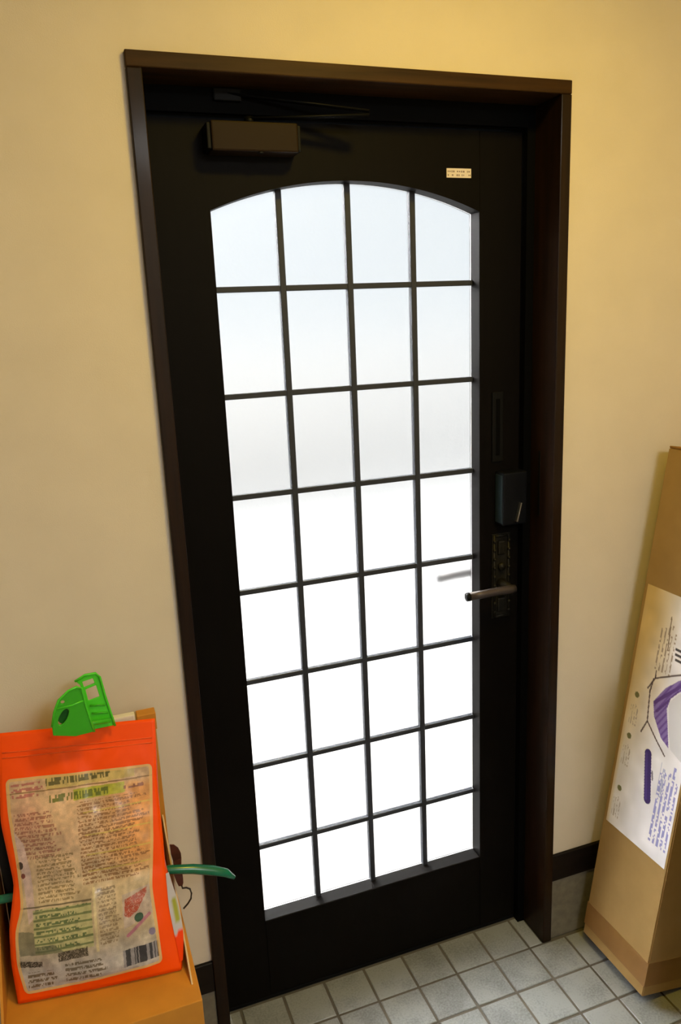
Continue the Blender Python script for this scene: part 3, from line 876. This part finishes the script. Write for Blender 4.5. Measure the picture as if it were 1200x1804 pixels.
for a, b in (((-0.1760, 0.930), (-0.1500, 0.926)), ((-0.1745, 0.915), (-0.1470, 0.911)), ((-0.1720, 0.900), (-0.1440, 0.897))):
    tube('grip_rib', [bmap(a) + Vector((0, -0.0015, 0)), bmap(b) + Vector((0, -0.0015, 0))], 0.0018, M_green, clip, CLP, n=8)
tube('hinge_pin', [(-0.222, -0.099, 0.906), (-0.145, -0.095, 0.899)], 0.0042, M_green, clip, CLP, n=10)
bm = bmesh.new()
pts = []
for k in range(49):
    a = k / 48 * 2 * math.pi * 5
    pts.append((-0.195 + 0.020 * k / 48, -0.098 + 0.0062 * math.cos(a), 0.9035 + 0.0062 * math.sin(a)))
add_tube(bm, pts, 0.0010, 6)
link_mesh('spring', bm_mesh(bm, 'spring'), M_spring, clip, CLP, True)

# ------------------------------------------------------------------ teal rod laid across the carton behind the bag
rp = [(-0.400, -0.1005, 0.6085), (-0.355, -0.1040, 0.6075), (-0.26, -0.1160, 0.6065), (-0.17, -0.1280, 0.6055), (-0.0757, -0.1400, 0.6050), (-0.0352, -0.1440, 0.5965), (0.0009, -0.1470, 0.5845), (0.0240, -0.1490, 0.5735), (0.0385, -0.1500, 0.5590)]
rod = tube('handle', rp, [0.0075, 0.0078, 0.0080, 0.0080, 0.0080, 0.0088, 0.0090, 0.0080, 0.0040], M_teal, None, None, n=14,
           label='teal green plastic handle sticking out to the right behind the orange bag', category='handle')
rod.name = 'plastic_handle'
# brown strap with a wire loop hung over the handle
SL = (-0.06, -0.14, 0.60)
strap = empty('leather_strap', SL, label='small dark brown strap with a thin wire loop, hanging over the teal handle', category='strap')
tag_poly = [(-0.0735, 0.6475), (-0.0660, 0.6450), (-0.0590, 0.6360), (-0.0550, 0.6220), (-0.0545, 0.6080), (-0.0560, 0.5920), (-0.0560, 0.5700), (-0.0565, 0.5610), (-0.0590, 0.5550), (-0.0655, 0.5570), (-0.0690, 0.5680), (-0.0715, 0.5800), (-0.0700, 0.6050), (-0.0730, 0.6250)]
def strapmap(p):
    bow = 0.010 * math.exp(-((p[1] - 0.600) / 0.022) ** 2)
    return Vector((p[0] + 0.0035, -0.1295 + bow, p[1]))
link_mesh('strap_tag', plate_mesh('strap_tag', tag_poly, [], 0.0025, strapmap, (0, 1, 0)), M_strap, strap, SL)
wp = [(-0.0590, 0.5565), (-0.0580, 0.5500), (-0.0510, 0.5490), (-0.0445, 0.5440), (-0.0425, 0.5340), (-0.0445, 0.5230), (-0.0510, 0.5140), (-0.0600, 0.5060)]
tube('wire_loop', [(p[0] + 0.0025, -0.1285, p[1]) for p in wp], 0.0017, M_wire, strap, SL, n=8)

# ------------------------------------------------------------------ ceiling lamps (above the frame): one by the door, one added as fill
def ceiling_lamp(x, y, power, color, size, label):
    L = (x, y, ZC)
    r = empty('ceiling_light', L, label=label, category='lamp')
    bm = bmesh.new()
    bmesh.ops.create_cone(bm, cap_ends=True, segments=32, radius1=size * 0.56, radius2=size * 0.62, depth=0.03, matrix=Matrix.Translation((0, 0, -0.015)))
    link_mesh('lamp_base', bm_mesh(bm, 'lamp_base'), M_paper, r)
    ld = bpy.data.lights.new('bulb_light', 'AREA')
    ld.shape = 'DISK'
    ld.size = size
    ld.energy = power
    ld.color = color
    lo = bpy.data.objects.new('bulb_light', ld)
    COL.objects.link(lo)
    lo.parent = r
    lo.location = (0, 0, -0.034)
ceiling_lamp(0.53, -0.80, LAMP_POWER, LAMP_COLOR, 0.24, 'round warm ceiling lamp just inside the door')
ceiling_lamp(0.70, -2.7, FILL_POWER, FILL_COLOR, 0.90, 'round fill light added farther back in the hall, out of view')  # unseen neutral fill light, added to lift the lower walls
